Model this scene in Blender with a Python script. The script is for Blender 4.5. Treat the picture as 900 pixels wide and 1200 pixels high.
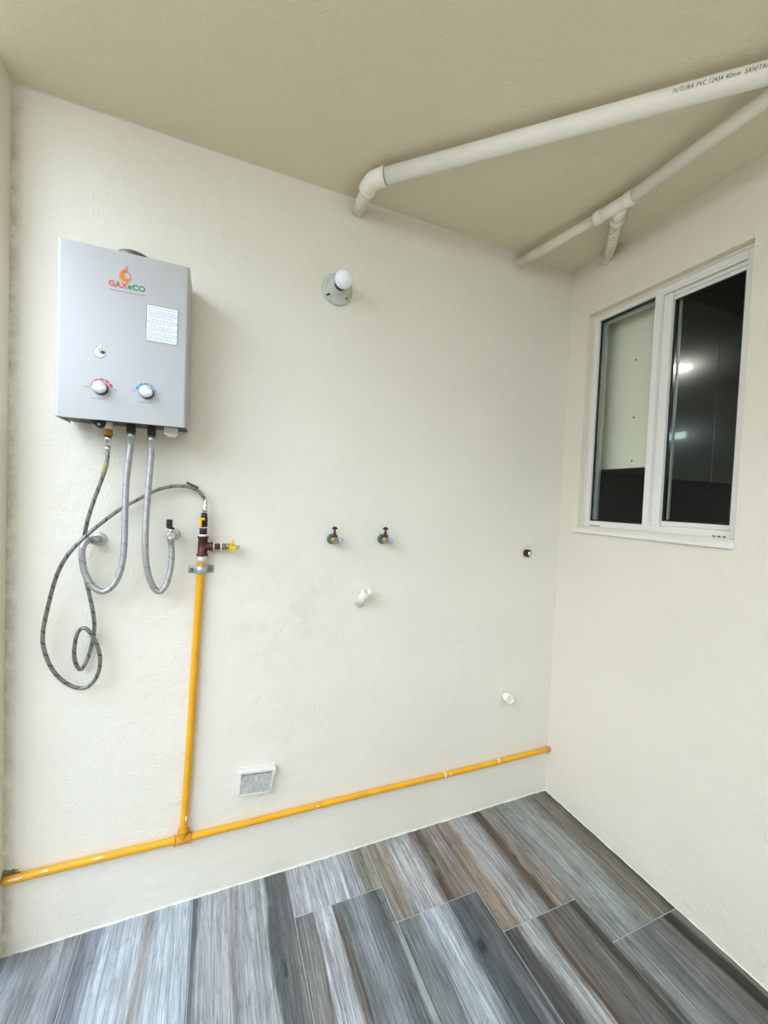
import bpy, bmesh, math, random
from mathutils import Vector, Matrix
random.seed(7)
sc = bpy.context.scene
for o in list(bpy.data.objects): bpy.data.objects.remove(o)
C = sc.collection

# ------------------------------------------------------------------ camera
F_PX, YAW, PITCH, ROLL = 476.0, 0.3950, -0.0313, 0.0411
cam_d = bpy.data.cameras.new('camera'); cam = bpy.data.objects.new('camera', cam_d); C.objects.link(cam)
cam_d.sensor_fit = 'HORIZONTAL'; cam_d.sensor_width = 36.0; cam_d.lens = F_PX / 900 * 36.0
cam_d.clip_start = 0.01
fw = Vector((math.sin(YAW) * math.cos(PITCH), math.cos(YAW) * math.cos(PITCH), math.sin(PITCH)))
rt = Vector((math.cos(YAW), -math.sin(YAW), 0)); up = rt.cross(fw)
r2 = rt * math.cos(ROLL) + up * math.sin(ROLL); u2 = -rt * math.sin(ROLL) + up * math.cos(ROLL)
m = Matrix.Identity(4)
for i in range(3):
    m[i][0] = r2[i]; m[i][1] = u2[i]; m[i][2] = -fw[i]
m[0][3], m[1][3], m[2][3] = 0.0, -1.4492, 1.3672
cam.matrix_world = m
sc.camera = cam

# ------------------------------------------------------------------ sky and exposure
world = bpy.data.worlds.new('overcast_sky'); sc.world = world; world.use_nodes = True
wn = world.node_tree.nodes; bg = wn['Background']
bg.inputs[0].default_value = (0.69, 0.81, 1.0, 1); bg.inputs[1].default_value = 2.65
sun_d = bpy.data.lights.new('hazy_sun', 'SUN'); sun = bpy.data.objects.new('hazy_sun', sun_d); C.objects.link(sun)
sun_d.energy = 2.0; sun_d.angle = math.radians(60); sun_d.color = (0.66, 0.79, 1.0)
sun.rotation_mode = 'QUATERNION'
sun.rotation_quaternion = Vector((0.62, 0.52, -0.80)).to_track_quat('-Z', 'Y')
vs = sc.view_settings
vs.view_transform = 'Standard'; vs.look = 'None'; vs.gamma = 1.0; vs.use_curve_mapping = False
vs.exposure = 0.66

# ------------------------------------------------------------------ dimensions
XR, XL, H = 1.505, -0.5355, 2.45
W0, W1, WZ0, WZ1 = -0.700, -0.100, 1.272, 2.216      # window opening in the right wall
WT = 0.10

# ------------------------------------------------------------------ materials
def srgb(r, g, b):
    f = lambda c: (c / 255 / 12.92) if c / 255 <= 0.04045 else ((c / 255 + 0.055) / 1.055) ** 2.4
    return (f(r), f(g), f(b), 1)

def mat(name, col, rough=0.5, metal=0.0, bump=0.0, scale=200.0, var=0.0, spec=0.5, alpha=None, coat=0.0, vscale=8.0):
    """principled material with object-space noise relief and slight tonal variation"""
    m = bpy.data.materials.new(name); m.use_nodes = True
    nt = m.node_tree; N = nt.nodes; L = nt.links; b = N['Principled BSDF']
    b.inputs['Base Color'].default_value = col
    b.inputs['Roughness'].default_value = rough; b.inputs['Metallic'].default_value = metal
    b.inputs['Specular IOR Level'].default_value = spec
    b.inputs['Coat Weight'].default_value = coat
    tc = N.new('ShaderNodeTexCoord')
    if bump > 0:
        n = N.new('ShaderNodeTexNoise'); n.inputs['Scale'].default_value = scale; n.inputs['Detail'].default_value = 4
        L.new(tc.outputs['Object'], n.inputs['Vector'])
        bp = N.new('ShaderNodeBump'); bp.inputs['Strength'].default_value = 1.0; bp.inputs['Distance'].default_value = bump
        L.new(n.outputs['Fac'], bp.inputs['Height']); L.new(bp.outputs['Normal'], b.inputs['Normal'])
    if var > 0:
        n = N.new('ShaderNodeTexNoise'); n.inputs['Scale'].default_value = vscale; n.inputs['Detail'].default_value = 5
        L.new(tc.outputs['Object'], n.inputs['Vector'])
        r = N.new('ShaderNodeMapRange'); r.inputs['From Min'].default_value = .3; r.inputs['From Max'].default_value = .7
        r.inputs['To Min'].default_value = 1 - var; r.inputs['To Max'].default_value = 1 + var * .3
        L.new(n.outputs['Fac'], r.inputs['Value'])
        mx = N.new('ShaderNodeMix'); mx.data_type = 'RGBA'; mx.blend_type = 'MULTIPLY'; mx.inputs[0].default_value = 1
        mx.inputs[6].default_value = col; L.new(r.outputs['Result'], mx.inputs[7]); L.new(mx.outputs[2], b.inputs['Base Color'])
    return m

def plaster(name, col, mould=False, scuff=False):
    m = bpy.data.materials.new(name); m.use_nodes = True
    nt = m.node_tree; N = nt.nodes; L = nt.links; b = N['Principled BSDF']
    b.inputs['Roughness'].default_value = 0.75; b.inputs['Specular IOR Level'].default_value = 0.25
    tc = N.new('ShaderNodeTexCoord')
    def noise(sc_, det=3, rough=.5):
        n = N.new('ShaderNodeTexNoise'); n.inputs['Scale'].default_value = sc_; n.inputs['Detail'].default_value = det
        n.inputs['Roughness'].default_value = rough; L.new(tc.outputs['Object'], n.inputs['Vector']); return n.outputs['Fac']
    def mrange(v, a, c, d, e):
        r = N.new('ShaderNodeMapRange'); r.inputs[1].default_value = a; r.inputs[2].default_value = c
        r.inputs[3].default_value = d; r.inputs[4].default_value = e; L.new(v, r.inputs[0]); return r.outputs[0]
    def math_(op, a, c):
        n = N.new('ShaderNodeMath'); n.operation = op
        for i, v in enumerate((a, c)):
            if isinstance(v, (int, float)): n.inputs[i].default_value = v
            else: L.new(v, n.inputs[i])
        return n.outputs[0]
    def mixc(fac, a, c, mode='MIX'):
        x = N.new('ShaderNodeMix'); x.data_type = 'RGBA'; x.blend_type = mode
        if isinstance(fac, (int, float)): x.inputs[0].default_value = fac
        else: L.new(fac, x.inputs[0])
        for i, v in ((6, a), (7, c)):
            if isinstance(v, tuple): x.inputs[i].default_value = v
            else: L.new(v, x.inputs[i])
        return x.outputs[2]
    base = mixc(mrange(noise(2.3, 4), .35, .7, 0, .5), col, tuple(c * .93 for c in col[:3]) + (1,))
    # small scattered specks of dirt
    v = N.new('ShaderNodeTexVoronoi'); v.inputs['Scale'].default_value = 9.0; L.new(tc.outputs['Object'], v.inputs['Vector'])
    vr = N.new('ShaderNodeSeparateColor'); L.new(v.outputs['Color'], vr.inputs[0])
    speck = math_('MULTIPLY', math_('LESS_THAN', v.outputs['Distance'], .022), math_('GREATER_THAN', vr.outputs[0], .72))
    base = mixc(math_('MULTIPLY', speck, .45), base, srgb(120, 112, 95))
    sx = N.new('ShaderNodeSeparateXYZ'); L.new(tc.outputs['Object'], sx.inputs[0])
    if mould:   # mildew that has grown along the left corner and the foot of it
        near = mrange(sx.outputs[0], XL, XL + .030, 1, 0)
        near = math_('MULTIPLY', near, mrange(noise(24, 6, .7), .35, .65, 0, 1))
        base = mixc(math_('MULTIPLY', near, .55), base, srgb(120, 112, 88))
        # scuffed grey patch beside the drain stub
        px = math_('SUBTRACT', sx.outputs[0], .28); pz = math_('SUBTRACT', sx.outputs[2], .95)
        d = math_('SQRT', math_('ADD', math_('MULTIPLY', px, px), math_('MULTIPLY', pz, pz)), 0)
        s = math_('MULTIPLY', mrange(d, .0, .3, .35, 0), mrange(noise(14, 6, .7), .45, .7, 0, 1))
        base = mixc(s, base, srgb(190, 186, 182))
    L.new(base, b.inputs['Base Color'])
    h = math_('ADD', math_('MULTIPLY', noise(170, 3, .6), .85), math_('MULTIPLY', noise(28, 3), .9))
    h = math_('ADD', h, math_('MULTIPLY', noise(6, 2), 1.6))
    bp = N.new('ShaderNodeBump'); bp.inputs['Distance'].default_value = .0042; bp.inputs['Strength'].default_value = .8
    L.new(h, bp.inputs['Height']); L.new(bp.outputs['Normal'], b.inputs['Normal'])
    return m

def tile_mat(name, stops, seed, grain=.5, knot=None):
    """printed wood plank: colour bands run across local x, grain runs along local y"""
    m = bpy.data.materials.new(name); m.use_nodes = True
    nt = m.node_tree; N = nt.nodes; L = nt.links; b = N['Principled BSDF']
    b.inputs['Roughness'].default_value = 0.42; b.inputs['Specular IOR Level'].default_value = 0.4
    tc = N.new('ShaderNodeTexCoord')
    def noise(scale, off, det=4, dist=0.0, rough=.55):
        mp = N.new('ShaderNodeMapping'); mp.inputs['Scale'].default_value = scale; mp.inputs['Location'].default_value = (off, off * 1.7, 0)
        L.new(tc.outputs['Object'], mp.inputs['Vector'])
        n = N.new('ShaderNodeTexNoise'); n.inputs['Scale'].default_value = 1; n.inputs['Detail'].default_value = det
        n.inputs['Distortion'].default_value = dist; n.inputs['Roughness'].default_value = rough
        L.new(mp.outputs[0], n.inputs['Vector']); return n.outputs['Fac']
    def mth(op, a, c=0.0):
        n = N.new('ShaderNodeMath'); n.operation = op
        for i, v in enumerate((a, c)):
            if isinstance(v, (int, float)): n.inputs[i].default_value = v
            else: L.new(v, n.inputs[i])
        return n.outputs[0]
    def rng(v, a, c, d, e):
        r = N.new('ShaderNodeMapRange'); r.inputs[1].default_value = a; r.inputs[2].default_value = c
        r.inputs[3].default_value = d; r.inputs[4].default_value = e; L.new(v, r.inputs[0]); return r.outputs[0]
    sx = N.new('ShaderNodeSeparateXYZ'); L.new(tc.outputs['Object'], sx.inputs[0])
    u = mth('ADD', mth('MULTIPLY', sx.outputs[0], 1 / .308), .5)
    warp = mth('MULTIPLY', mth('SUBTRACT', noise((5, 2.2, 1), seed, 2), .5), .22)
    warp2 = mth('MULTIPLY', mth('SUBTRACT', noise((60, 4, 1), seed + 5, 5), .5), .16)
    u = mth('ADD', mth('ADD', u, warp), warp2)
    dark = None
    if knot:        # the grain parts round a knot: knot = (u, y in metres from the tile centre)
        ku, ky = knot
        dx = mth('MULTIPLY', mth('SUBTRACT', u, ku), .308); dy = mth('MULTIPLY', mth('SUBTRACT', sx.outputs[1], ky), .30)
        d = mth('SQRT', mth('ADD', mth('MULTIPLY', dx, dx), mth('MULTIPLY', dy, dy)))
        infl = rng(d, 0, .035, 1, 0)
        u = mth('ADD', u, mth('MULTIPLY', mth('MULTIPLY', infl, infl), mth('MULTIPLY', mth('SIGN', dx), .10)))
        rings = mth('FRACT', mth('MULTIPLY', d, 260)); rings = rng(rings, 0, .35, .72, 1)
        core = rng(d, .004, .009, .35, 1)
        a = mth('ADD', mth('MULTIPLY', mth('SUBTRACT', rings, 1), rng(d, .004, .03, 1, 0)), 1)
        dark = mth('MULTIPLY', core, a)
    cr = N.new('ShaderNodeValToRGB'); cr.color_ramp.interpolation = 'B_SPLINE' if False else 'LINEAR'
    el = cr.color_ramp.elements
    while len(el) > 1: el.remove(el[-1])
    el[0].position = stops[0][0]; el[0].color = srgb(*stops[0][1])
    for p_, c_ in stops[1:]:
        e = el.new(p_); e.color = srgb(*c_)
    L.new(u, cr.inputs[0])
    g1 = rng(noise((190, 4.0, 1), seed + 1, 6, .5, .7), .40, .62, 1 - grain * .60, 1 + grain * .16)
    g3 = rng(noise((520, 22, 1), seed + 7, 3, .2, .6), .35, .65, 1 - grain * .30, 1 + grain * .14)
    g4 = rng(noise((14, 9, 1), seed + 9, 5, .4, .6), .35, .65, 1 - grain * .18, 1 + grain * .08)
    g2 = rng(noise((42, 1.6, 1), seed + 2, 4, 1.2), .35, .65, 1 - grain * .35, 1 + grain * .18)
    # cathedral figure: iso-lines of a stretched noise
    ring = noise((7, .9, 1), seed + 3, 2, .3)
    ring = mth('FRACT', mth('MULTIPLY', ring, 26))
    ring = rng(ring, 0, .22, 1 - grain * .35, 1.0)
    g = mth('MULTIPLY', mth('MULTIPLY', mth('MULTIPLY', g1, g2), mth('MULTIPLY', g3, g4)), ring)
    # thin dark cracks following the grain
    cr1 = noise((110, 2.4, 1), seed + 21, 3, .8, .5)
    cr1 = mth('ABSOLUTE', mth('SUBTRACT', cr1, .5)); cr1 = rng(cr1, .004, .02, .62, 1)
    msk = rng(noise((9, 2.5, 1), seed + 23, 3), .46, .60, 0, 1)
    cr1 = mth('ADD', mth('MULTIPLY', mth('SUBTRACT', cr1, 1), msk), 1)
    g = mth('MULTIPLY', mth('MULTIPLY', g, cr1), 1.30)
    if dark is not None: g = mth('MULTIPLY', g, dark)
    mx = N.new('ShaderNodeMix'); mx.data_type = 'RGBA'; mx.blend_type = 'MULTIPLY'; mx.inputs[0].default_value = 1
    tn = N.new('ShaderNodeMix'); tn.data_type = 'RGBA'; tn.blend_type = 'MULTIPLY'; tn.inputs[0].default_value = 1
    L.new(cr.outputs[0], tn.inputs[6]); tn.inputs[7].default_value = (1.0, .965, .90, 1)
    L.new(tn.outputs[2], mx.inputs[6]); L.new(g, mx.inputs[7]); L.new(mx.outputs[2], b.inputs['Base Color'])
    bp = N.new('ShaderNodeBump'); bp.inputs['Distance'].default_value = .0006; bp.inputs['Strength'].default_value = .5
    L.new(g1, bp.inputs['Height']); L.new(bp.outputs['Normal'], b.inputs['Normal'])
    return m

def braid_mat(name, per=60.0, light=(205, 205, 210), dark=(95, 95, 98), tick=0.04):
    """woven steel sleeve; uv: u = metres along, v = turn around"""
    m = bpy.data.materials.new(name); m.use_nodes = True
    nt = m.node_tree; N = nt.nodes; L = nt.links; b = N['Principled BSDF']
    b.inputs['Metallic'].default_value = .9; b.inputs['Roughness'].default_value = .33
    uv = N.new('ShaderNodeUVMap'); uv.uv_map = 'uv'
    sx = N.new('ShaderNodeSeparateXYZ'); L.new(uv.outputs[0], sx.inputs[0])
    def mth(op, a, c=0.0):
        n = N.new('ShaderNodeMath'); n.operation = op
        for i, v in enumerate((a, c)):
            if isinstance(v, (int, float)): n.inputs[i].default_value = v
            else: L.new(v, n.inputs[i])
        return n.outputs[0]
    U = mth('MULTIPLY', sx.outputs[0], 220.0); V = mth('MULTIPLY', sx.outputs[1], 8.0)
    a = mth('SINE', mth('MULTIPLY', mth('ADD', U, V), 6.2832)); c = mth('SINE', mth('MULTIPLY', mth('SUBTRACT', U, V), 6.2832))
    w = mth('ADD', mth('MULTIPLY', mth('MAXIMUM', a, c), .5), .5)
    mx = N.new('ShaderNodeMix'); mx.data_type = 'RGBA'; L.new(w, mx.inputs[0])
    mx.inputs[6].default_value = srgb(*dark); mx.inputs[7].default_value = srgb(*light)
    # one dark tracer thread winding round the sleeve
    t = mth('FRACT', mth('ADD', mth('MULTIPLY', sx.outputs[0], 1 / .034), sx.outputs[1]))
    t = mth('LESS_THAN', t, tick)
    m2 = N.new('ShaderNodeMix'); m2.data_type = 'RGBA'; L.new(t, m2.inputs[0]); L.new(mx.outputs[2], m2.inputs[6])
    m2.inputs[7].default_value = srgb(35, 38, 48)
    L.new(m2.outputs[2], b.inputs['Base Color'])
    bp = N.new('ShaderNodeBump'); bp.inputs['Distance'].default_value = .0006; L.new(w, bp.inputs['Height']); L.new(bp.outputs[0], b.inputs['Normal'])
    return m

def glass_mat():
    m = bpy.data.materials.new('window_glass'); m.use_nodes = True
    nt = m.node_tree; N = nt.nodes; L = nt.links; N.remove(N['Principled BSDF'])
    out = N['Material Output']; tr = N.new('ShaderNodeBsdfTransparent'); tr.inputs[0].default_value = srgb(253, 255, 253)
    gl = N.new('ShaderNodeBsdfGlossy'); gl.inputs['Roughness'].default_value = .02
    fr = N.new('ShaderNodeFresnel'); fr.inputs[0].default_value = 1.24
    mx = N.new('ShaderNodeMixShader'); L.new(fr.outputs[0], mx.inputs[0]); L.new(tr.outputs[0], mx.inputs[1]); L.new(gl.outputs[0], mx.inputs[2])
    L.new(mx.outputs[0], out.inputs[0]); return m

def emit_mat(name, col, s):
    m = bpy.data.materials.new(name); m.use_nodes = True; b = m.node_tree.nodes['Principled BSDF']
    b.inputs['Base Color'].default_value = col; b.inputs['Emission Color'].default_value = col; b.inputs['Emission Strength'].default_value = s
    return m

def brushed(name, col, rough=.46):
    m = mat(name, col, rough, .12, spec=.35)
    nt = m.node_tree; N = nt.nodes; L = nt.links; b = N['Principled BSDF']
    tc = N.new('ShaderNodeTexCoord'); mp = N.new('ShaderNodeMapping'); mp.inputs['Scale'].default_value = (3, 3, 900)
    L.new(tc.outputs['Object'], mp.inputs[0]); n = N.new('ShaderNodeTexNoise'); n.inputs['Scale'].default_value = 1; n.inputs['Detail'].default_value = 3
    L.new(mp.outputs[0], n.inputs['Vector'])
    r = N.new('ShaderNodeMapRange'); r.inputs[3].default_value = rough - .06; r.inputs[4].default_value = rough + .12
    L.new(n.outputs['Fac'], r.inputs[0]); L.new(r.outputs[0], b.inputs['Roughness'])
    return m

M = {}
M['wall'] = plaster('cream_plaster', srgb(240, 233, 215), mould=True)
M['wall_right'] = plaster('cream_plaster_right', srgb(240, 230, 209))
M['ceiling'] = plaster('ceiling_plaster', srgb(237, 224, 194))
M['outer'] = plaster('outer_render', srgb(232, 224, 204))
M['caulk'] = mat('caulk', srgb(226, 219, 202), .7, bump=.002, scale=90)
M['grout'] = mat('grout', srgb(196, 196, 190), .85, bump=.0006, scale=300, var=.12)
M['pvc'] = mat('white_pvc', srgb(250, 244, 228), .34, bump=.0003, scale=30, var=.03, vscale=14)
M['pvc_grey'] = mat('weathered_pvc', srgb(240, 232, 208), .45, bump=.0006, scale=60, var=.12, vscale=30)
M['yellow'] = mat('yellow_gas_paint', srgb(240, 170, 12), .4, bump=.0012, scale=45, var=.12, vscale=20)
M['yellow_dark'] = mat('yellow_paint_over_rust', srgb(222, 152, 20), .5, bump=.002, scale=70, var=.3, vscale=60)
M['paint_chip'] = mat('white_paint_splash', srgb(238, 236, 228), .6, bump=.001, scale=100)
M['iron'] = mat('brown_iron', srgb(92, 52, 38), .45, .35, bump=.0008, scale=160, var=.35, vscale=70)
M['iron_dark'] = mat('dark_iron', srgb(58, 42, 40), .45, .4, bump=.0005, scale=160, var=.3, vscale=70)
M['ptfe'] = mat('white_thread_tape', srgb(240, 236, 228), .6, bump=.0006, scale=200)
M['brass'] = mat('brass', srgb(150, 112, 62), .3, .9, var=.25, vscale=60)
M['chrome'] = mat('chrome', srgb(215, 215, 212), .18, .95, var=.1, vscale=80)
M['cap'] = mat('satin_cap', srgb(226, 228, 230), .3, .4)
M['steel'] = mat('dull_steel', srgb(190, 190, 186), .35, .85, bump=.0003, scale=120, var=.2, vscale=60)
M['galv'] = mat('galvanised_steel', srgb(205, 212, 210), .4, .6, bump=.0003, scale=120, var=.2, vscale=90)
M['screw'] = mat('screw_steel', srgb(110, 125, 135), .35, .8)
M['handle_yellow'] = mat('yellow_handle', srgb(246, 196, 20), .4)
M['black'] = mat('black_plastic', srgb(22, 24, 32), .4)
M['heater'] = brushed('silver_sheet', srgb(190, 188, 184))
M['heater_under'] = mat('dark_sheet', srgb(52, 54, 54), .5, .3)
M['heater_side'] = brushed('silver_side', srgb(168, 169, 166))
M['zinc'] = mat('pale_zinc', srgb(200, 202, 196), .4, .5)
M['white'] = mat('white_plastic', srgb(228, 222, 212), .4)
M['orange'] = mat('orange_print', srgb(232, 128, 30), .5)
M['coral'] = mat('coral_print', srgb(228, 100, 60), .5)
M['green'] = mat('green_print', srgb(30, 150, 90), .5)
M['green_light'] = mat('light_green_print', srgb(60, 185, 110), .5)
M['red'] = mat('red_print', srgb(222, 60, 90), .5)
M['blue'] = mat('blue_print', srgb(50, 160, 205), .5)
M['ink'] = mat('grey_print', srgb(140, 144, 150), .6)
M['ink_dark'] = mat('dark_print', srgb(72, 62, 45), .6)
M['paper'] = mat('white_label', srgb(244, 246, 250), .5)
M['braid'] = braid_mat('steel_braid', light=(212, 210, 206), dark=(92, 92, 92))
M['braid_thin'] = braid_mat('steel_braid_thin', light=(168, 166, 158), dark=(50, 50, 46), tick=.10)
M['glass'] = glass_mat()
M['alu'] = mat('white_aluminium', srgb(238, 233, 222), .3, bump=.0001, scale=30)
M['alu_cream'] = mat('cream_bead', srgb(228, 220, 196), .5)
M['gasket'] = mat('black_gasket', srgb(14, 16, 16), .5)
M['kitchen_dark'] = mat('kitchen_gloom', srgb(22, 27, 25), .35, bump=.0004, scale=30, var=.25)  # darkness of the unlit kitchen is put into this colour
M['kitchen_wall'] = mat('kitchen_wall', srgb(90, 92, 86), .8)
M['kitchen_ceiling'] = mat('kitchen_ceiling', srgb(20, 22, 21), .8)  # near black stands in for the missing light up there
M['carcass'] = mat('pale_board', srgb(250, 244, 222), .45)
M['door_gloss'] = mat('gloss_door', srgb(84, 92, 82), .19, spec=.6, coat=.4)
M['hole'] = mat('dark_hole', srgb(28, 32, 26), .7)
M['bulb'] = mat('opal_bulb', srgb(250, 250, 255), .22, coat=.4)
M['ceramic'] = mat('grey_white_ceramic', srgb(205, 208, 192), .3, var=.18, vscale=40)
M['lens'] = mat('ribbed_lid', srgb(205, 203, 192), .25, bump=.004, scale=150, var=.3, vscale=140)
M['rust'] = mat('green_patina', srgb(88, 128, 106), .5, .3, var=.3, vscale=90)
M['blue_tape'] = mat('blue_thread_tape', srgb(186, 202, 220), .55, bump=.001, scale=150)
M['bronze'] = mat('aged_bronze', srgb(176, 160, 120), .35, .7, var=.35, vscale=80)

# ------------------------------------------------------------------ mesh helpers
def new(): return bmesh.new()

def add_box(bm, c, s, bev=0.0, rot=None, seg=2):
    r = bmesh.ops.create_cube(bm, size=1.0); v = r['verts']
    for p in v: p.co = Vector((p.co.x * s[0], p.co.y * s[1], p.co.z * s[2]))
    if bev > 0:
        e = list({e for p in v for e in p.link_edges})
        rr = bmesh.ops.bevel(bm, geom=e, offset=bev, segments=seg, affect='EDGES', profile=.5)
        v = list({p for f in rr['faces'] for p in f.verts} | {p for p in v if p.is_valid})
    for p in v:
        if rot: p.co = rot @ p.co
        p.co += Vector(c)
    return v

def box2(bm, lo, hi, bev=0.0):
    lo = Vector(lo); hi = Vector(hi); return add_box(bm, (lo + hi) / 2, hi - lo, bev)

def lathe(bm, prof, o, axis, seg=28, cap0=True, cap1=True, flat=False):
    """prof: (distance along axis, radius)"""
    a = Vector(axis).normalized(); o = Vector(o)
    t = Vector((0, 0, 1)) if abs(a.z) < .9 else Vector((1, 0, 0))
    x = a.cross(t).normalized(); y = a.cross(x)
    rings = []
    for d, r in prof:
        rings.append([bm.verts.new(o + a * d + (x * math.cos(2 * math.pi * k / seg) + y * math.sin(2 * math.pi * k / seg)) * r) for k in range(seg)])
    for A, B in zip(rings, rings[1:]):
        for k in range(seg):
            f = bm.faces.new((A[k], A[(k + 1) % seg], B[(k + 1) % seg], B[k])); f.smooth = not flat
    if cap0: bm.faces.new(rings[0])
    if cap1: bm.faces.new(rings[-1])
    return rings

def rod(bm, a, b, r, seg=24, bev=0.0, r1=None):
    a = Vector(a); b = Vector(b); L = (b - a).length; r1 = r if r1 is None else r1
    if bev: prof = [(0, r - bev), (bev, r), (L - bev, r1), (L, r1 - bev)]
    else: prof = [(0, r), (L, r1)]
    lathe(bm, prof, a, b - a, seg)

def pipe_open(bm, a, b, ro, ri, seg=32):
    """tube whose far end is open"""
    a = Vector(a); b = Vector(b); L = (b - a).length
    lathe(bm, [(0, ro), (L - .0008, ro), (L, ro - .0008), (L, ri), (L * .1, ri)], a, b - a, seg, True, True)

def spline(pts, n=8):
    P = [Vector(p) for p in pts]; P = [P[0] * 2 - P[1]] + P + [P[-1] * 2 - P[-2]]; out = []
    for i in range(1, len(P) - 2):
        for k in range(n):
            t = k / n; a, b, c, d = P[i - 1], P[i], P[i + 1], P[i + 2]
            out.append(.5 * ((2 * b) + (c - a) * t + (2 * a - 5 * b + 4 * c - d) * t * t + (3 * b - a - 3 * c + d) * t ** 3))
    out.append(P[-2]); return out

def tube(bm, pts, r, seg=14, n=8, smooth=True):
    P = spline(pts, n) if n > 1 else [Vector(p) for p in pts]
    if smooth and n > 1:
        for _ in range(6):
            P = [P[0]] + [(P[i - 1] + P[i] * 2 + P[i + 1]) / 4 for i in range(1, len(P) - 1)] + [P[-1]]
    uvl = bm.loops.layers.uv.get('uv') or bm.loops.layers.uv.new('uv'); nrm = None; rings = []; u = 0; us = []
    for i, p in enumerate(P):
        t = (P[min(i + 1, len(P) - 1)] - P[max(i - 1, 0)]).normalized()
        if nrm is None: nrm = t.orthogonal().normalized()
        nrm = (nrm - t * nrm.dot(t)).normalized(); bn = t.cross(nrm)
        if i: u += (p - P[i - 1]).length
        us.append(u)
        rr = r(i / (len(P) - 1)) if callable(r) else r
        rings.append([bm.verts.new(p + (nrm * math.cos(2 * math.pi * k / seg) + bn * math.sin(2 * math.pi * k / seg)) * rr) for k in range(seg)])
    for i in range(len(rings) - 1):
        A, B = rings[i], rings[i + 1]
        for k in range(seg):
            f = bm.faces.new((A[k], A[(k + 1) % seg], B[(k + 1) % seg], B[k])); f.smooth = True
            for lp, (uu, vv) in zip(f.loops, ((us[i], k / seg), (us[i], (k + 1) / seg), (us[i + 1], (k + 1) / seg), (us[i + 1], k / seg))):
                lp[uvl].uv = (uu, vv)
    bm.faces.new(rings[0]); bm.faces.new(rings[-1])

def prism(bm, pts, y0, y1):
    """outline in the x-z plane extruded along y"""
    a = [bm.verts.new((x, y0, z)) for x, z in pts]; b = [bm.verts.new((x, y1, z)) for x, z in pts]; n = len(pts)
    bm.faces.new(a); bm.faces.new(b)
    for i in range(n): bm.faces.new((a[i], a[(i + 1) % n], b[(i + 1) % n], b[i]))

def wpos(o):
    p = Vector((0, 0, 0))
    while o: p += o.location; o = o.parent
    return p

def obj(name, bm, m, parent=None, fix=True):
    """one mesh object; its vertices are given in world space"""
    if fix: bmesh.ops.recalc_face_normals(bm, faces=bm.faces)
    me = bpy.data.meshes.new(name); bm.to_mesh(me); bm.free()
    if isinstance(m, (list, tuple)):
        for q in m: me.materials.append(q)
    else: me.materials.append(m)
    o = bpy.data.objects.new(name, me); C.objects.link(o)
    if parent is not None:
        o.parent = parent; o.location = -wpos(parent)
    return o

def centre(o):
    """move a part's origin to the middle of its mesh"""
    v = o.data.vertices; c = Vector([(min(p.co[i] for p in v) + max(p.co[i] for p in v)) / 2 for i in range(3)])
    for p in v: p.co -= c
    o.location += c; return o

def thing(name, label, cat, loc, group=None):
    o = bpy.data.objects.new(name, None); C.objects.link(o); o.location = loc; o.empty_display_size = .05
    return tag(o, label, cat, group)

def tag(o, label, cat, group=None):
    o['label'] = label; o['category'] = cat
    if group: o['group'] = group
    return o

def struct(o, label, cat):
    o['kind'] = 'structure'; return tag(o, label, cat)

def text_mesh(name, s, size, place, m, parent, shear=0.0, sx=1.0, spacing=1.0, thick=0.0):
    """printed lettering; place(u, v) gives the world point of text coordinate u, v"""
    cu = bpy.data.curves.new(name, 'FONT'); cu.body = s; cu.size = size; cu.shear = shear; cu.space_character = spacing
    cu.offset = thick; cu.resolution_u = 3
    t = bpy.data.objects.new(name + '_tmp', cu); C.objects.link(t)
    bpy.context.view_layer.update()
    me = bpy.data.meshes.new_from_object(t.evaluated_get(bpy.context.evaluated_depsgraph_get()))
    bpy.data.objects.remove(t); bpy.data.curves.remove(cu)
    for v in me.vertices: v.co = place(v.co.x * sx, v.co.y)
    me.materials.clear(); me.materials.append(m); me.name = name
    o = bpy.data.objects.new(name, me); C.objects.link(o); o.parent = parent; o.location = -wpos(parent)
    return o

# ================================================================== SETTING
bm = new(); box2(bm, (-0.66, 0, 0), (XR + 2.6, .12, H)); wall_back = struct(obj('wall_back', bm, M['wall']), 'cream plastered back wall carrying the heater, pipes and taps', 'wall')
# right wall with the window opening
bm = new()
box2(bm, (XR, -3.0, 0), (XR + WT, 0, WZ0)); box2(bm, (XR, -3.0, WZ1), (XR + WT, 0, H))
box2(bm, (XR, W1, WZ0), (XR + WT, 0, WZ1)); box2(bm, (XR, -3.0, WZ0), (XR + WT, W0, WZ1))
bmesh.ops.remove_doubles(bm, verts=bm.verts, dist=1e-5)
struct(obj('wall_right', bm, M['wall_right']), 'cream plastered side wall on the right with the sliding window', 'wall')
bm = new(); box2(bm, (-0.66, -0.078, 0), (XL, 0, H)); struct(obj('wall_left', bm, M['wall_right']), 'narrow return of cream wall at the left corner', 'wall')
bm = new(); box2(bm, (-0.66, -2.3, H), (XR + WT, .12, H + .15)); struct(obj('ceiling', bm, M['ceiling']), 'cream plastered ceiling slab above the laundry corner', 'ceiling')
# yard round the corner
bm = new(); box2(bm, (-2.9, -3.1, 0), (-2.8, .12, 2.0)); struct(obj('wall_yard_left', bm, M['outer']), 'low pale boundary wall across the yard', 'wall')
bm = new(); box2(bm, (-2.9, -3.1, 0), (XR + WT, -3.0, 2.2)); struct(obj('wall_yard_front', bm, M['outer']), 'pale yard wall behind the viewer', 'wall')
bm = new(); box2(bm, (-2.9, 0, 0), (-0.66, .12, H)); struct(obj('wall_yard_back', bm, M['outer']), 'pale wall continuing past the left corner', 'wall')

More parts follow.
